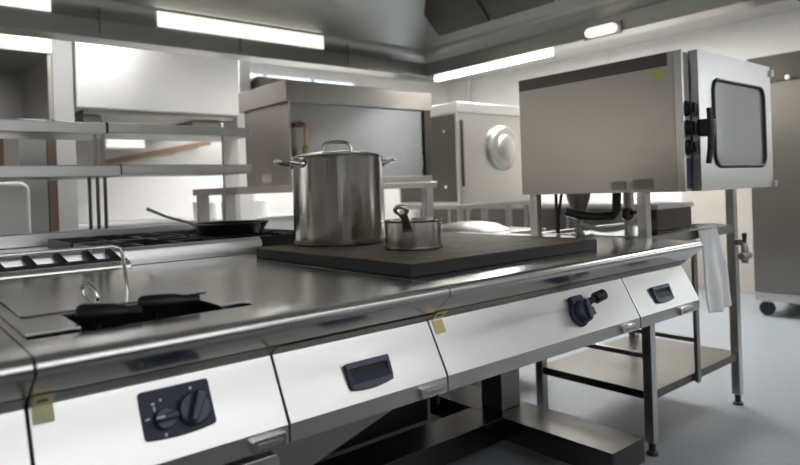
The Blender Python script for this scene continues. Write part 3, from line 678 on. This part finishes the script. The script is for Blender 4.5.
# ------------------------------------------------------------------ tall fridge on the right
fg = thing('tall_fridge', 'tall dark steel fridge at the right photo edge', 'fridge', (5.75, 1.4, 0))
bx(5.42, 6.15, .50, 2.06, .125, 2.06).build('body', 'fridge', fg, bevel=.004)
bx(5.40, 5.4195, 1.29, 2.055, .20, 1.84).build('door', 'fridge', fg, bevel=.004)
bx(5.40, 5.4195, .505, 1.28, .20, 1.84).build('door', 'fridge', fg, bevel=.004)
bx(5.395, 5.4195, .505, 2.055, 1.85, 2.055).build('header', 'darkpanel', fg, bevel=.004)
bx(5.405, 5.4195, .505, 2.055, .128, .195).build('kick_panel', 'steel', fg, bevel=.004)
for yy in (1.90, 1.76, 1.0): MB().lathe((5.395, yy, 1.868), [(0, 0), (.02, 0), (.02, .01), (0, .012)], 14, (-1, 0, 0)).build('bolt', 'chrome', fg)
for xx in (5.50, 6.05):
    for yy in (.60, 2.0):
        cs = MB().lathe((xx - .025, yy, .055), [(0, 0), (.05, 0), (.055, .006), (.055, .044), (.05, .05), (0, .05)], 24, (1, 0, 0)).build('caster', 'black', fg)
        bx(xx - .032, xx + .032, yy - .03, yy + .03, .11, .1248).build('caster_plate', 'chrome', cs)
tag(bx(6.38, 6.485, 2.4, 3.1, .0005, 2.0).build('lit_wall_slab', 'beige', bevel=.004), 'beige upright slab painting the lit wall behind the tall fridge', 'board')  # beige slab puts the light on the wall into colour

# ------------------------------------------------------------------ far side of the kitchen
# rear counter along the back wall
rc_ = thing('rear_counter', 'pale rear counter along the back wall behind the gantry', 'counter', (1.3, 6.1, 0))
bx(-1.5, 3.4, 5.45, 6.55, .08, .86).build('body', 'greywhite', rc_, bevel=.004)
bx(-1.52, 3.42, 5.42, 6.57, .8605, .90).build('counter_top', 'panel', rc_, bevel=.004)
sb = bx(1.30, 3.35, 6.545, 6.595, .9005, 1.36).build('splashback', 'white', bevel=.004)
tag(sb, 'bright steel splashback behind the frying pan', 'splashback')
tag(bx(1.20, 3.35, 6.575, 6.597, 1.365, 1.75).build('wall_panel', 'mid', bevel=.003), 'grey steel wall panel above the bright splashback', 'panel')
lc = thing('dark_filler_cabinet', 'low dark steel cabinet run added along the right wall behind the ovens', 'cabinet', (6.1, 4.7, 0))  # cabinet run added to darken the bright lower wall
bx(5.75, 6.47, 3.25, 6.45, .08, .86).build('body', 'dull', lc, bevel=.004)
bx(5.72, 6.48, 3.22, 6.47, .8605, .895).build('cabinet_top', 'steel', lc, bevel=.004)
for k in range(4): bx(5.735, 5.7495, 3.28 + k * .79, 4.03 + k * .79, .12, .84).build('door', 'darkpanel', lc, bevel=.003)
bx(5.80, 6.40, 3.3, 6.4, .0, .0795).build('plinth', 'black', lc)
# wall mounted extraction boxes
wb = thing('wall_hood', 'bright boxy steel wall hood behind the two-tier gantry', 'hood', (1.8, 5.4, 1.79))
bx(1.165, 2.45, 5.0, 6.55, 1.79, 2.40).build('front_box', 'white_steel', wb, bevel=.012)
bx(1.22, 2.40, 5.06, 6.5, 1.755, 1.7895).build('filter_tray', 'dull', wb)
bx(1.25, 1.38, 5.2, 5.8, 1.66, 1.7545).build('duct_stub', 'dull', wb); bx(2.1, 2.36, 5.2, 5.8, 1.70, 1.7545).build('duct_stub', 'dull', wb)
lh = thing('side_hood', 'dark open hood with pale front band at the left photo edge', 'hood', (.2, 5.4, 1.70))
bx(-1.0, 1.012, 5.0, 5.02, 2.165, 2.40).build('front_band', 'white_steel', lh, bevel=.003)
bx(.985, 1.012, 5.0205, 6.2, 1.70, 2.40).build('end_panel', 'dull', lh, bevel=.003)
bx(-1.0, .9845, 5.0205, 6.2, 2.17, 2.20).build('inner_top', 'dull', lh)
bx(-1.0, .9845, 6.0, 6.2, 1.70, 2.169).build('inner_back', 'dull', lh)
struct(bx(1.02, 1.158, 5.05, 5.40, 0, ZC).build('trim_1', 'trim', bevel=.004))
struct(bx(2.46, 2.60, 5.1, 5.40, 0, ZC).build('trim_2', 'wall', bevel=.004))
bc = thing('wall_cupboard', 'dark brown wall cupboard above the big steel cabinet', 'cupboard', (2.78, 5.3, 1.9))
bx(2.62, 2.93, 5.0, 5.6, 1.90, 2.15).build('body', 'darkpanel', bc, bevel=.004)
bx(2.63, 2.92, 4.985, 4.9995, 1.91, 2.14).build('door', 'darkpanel', bc, bevel=.003)
# left back corner: pale tall appliance, wooden door, steel columns
ap = thing('tall_appliance', 'pale rounded appliance at the left edge behind the gantry', 'appliance', (.35, 4.8, 0))
MB().rrect((.28, 4.55, .62), (1, 0, 0), (0, 0, 1), .80, 1.22, .05, .55).build('body', 'white', ap, bevel=.03, seg=4)
bx(.02, .56, 3.985, 3.9995, .25, 1.0).build('door', 'white', ap, bevel=.006)
d1 = struct(bx(.79, .98, 6.56, 6.597, 0, 2.05).build('door_1', 'wood', bevel=.004)); bx(.93, .945, 6.535, 6.559, 1.0, 1.1).build('door_handle', 'chrome', d1)
cl = thing('steel_cupboard', 'narrow dark steel cupboard with a brown edge behind the gantry posts', 'cupboard', (.9, 5.0, 0))
bx(.74, .90, 4.7, 5.3, .0, 1.66).build('body', 'dull', cl, bevel=.004)
bx(.905, .960, 4.7, 5.3, .0, 1.66).build('door', 'brown', cl, bevel=.003)
sw = thing('wall_rail', 'sloping brown wooden rail seen between the two gantry tiers', 'rail', (2.2, 6.4, 1.44))
MB().prism([(1.70, 6.40, 1.435), (2.78, 6.40, 1.655), (2.78, 6.40, 1.71), (1.70, 6.40, 1.49)], (0, .05, 0)).build('handrail', 'wood', sw, bevel=.005)
for xx in (1.95, 2.45): bx(xx - .02, xx + .02, 6.43, 6.574, 1.44 + (xx - 1.70) * .2037, 1.47 + (xx - 1.70) * .2037).build('bracket', 'blackmetal', sw)
wl = thing('wall_glow_bars', 'small glowing bars between the two gantry tiers', 'light', (1.95, 6.5, 1.6))  # plate with two glowing bars
bx(1.75, 2.16, 6.56, 6.574, 1.61, 1.74).build('backplate', 'greywhite', wl)
for zz in (1.648, 1.705): bx(1.78, 2.13, 6.53, 6.5595, zz - .018, zz + .018).build('tube', 'warmglow', wl)
tag(bx(1.2, 2.1, 5.5, 5.95, .9005, .925).build('cutting_board', 'white', bevel=.005), 'white cutting board lying on the rear counter', 'board')
for i, x_ in enumerate((2.35, 2.62, 2.89)):
    tag(MB().lathe((x_, 5.6, .9005), [(0, 0), (.09, 0), (.10, .01), (.105, .15), (.10, .16), (0, .165)], 28).build('white_tub', 'white'),
        ('white tub on the rear counter nearest the gantry', 'white tub on the rear counter between two alike tubs', 'white tub on the rear counter nearest the stockpot')[i], 'tub', 'white tubs on the rear counter')
tag(MB().tube([(6.44, 6.1, ZC - .001), (6.44, 6.1, .1)], .03, 14).build('wall_pipe', 'greywhite'), 'pale upright pipe on the wall above the rear oven', 'pipe')

# ------------------------------------------------------------------ camera, world, view
F = 629.586; RM = ((0.76522071, -0.64280186, -0.03525675), (-0.0278909, 0.02161179, -0.99937732), (0.64316356, 0.76572756, -0.00139053))
cam = bpy.data.cameras.new('camera'); co = bpy.data.objects.new('camera', cam); COL.objects.link(co)
r_, d_, f_ = (Vector(v) for v in RM)
mw = Matrix((( r_.x, -d_.x, -f_.x, 0), (r_.y, -d_.y, -f_.y, 0), (r_.z, -d_.z, -f_.z, 1.115), (0, 0, 0, 1)))
co.matrix_world = mw
cam.sensor_width = 36; cam.sensor_fit = 'HORIZONTAL'; cam.lens = F / 800 * 36
cam.shift_y = -(232.5 - 190) / 800
cam.clip_start = .02
cam.dof.use_dof = True; cam.dof.focus_distance = 1.75; cam.dof.aperture_fstop = 2.8
S.camera = co
w = bpy.data.worlds.new('world'); S.world = w; w.use_nodes = True
w.node_tree.nodes['Background'].inputs[0].default_value = (.75, .85, 1, 1); w.node_tree.nodes['Background'].inputs[1].default_value = .5
S.view_settings.view_transform = 'Standard'; S.view_settings.look = 'None'; S.view_settings.gamma = 1; S.view_settings.use_curve_mapping = False
S.view_settings.exposure = .42
S.cycles.use_denoising = True
S.cycles.max_bounces = 10; S.cycles.glossy_bounces = 6; S.cycles.sample_clamp_indirect = 6
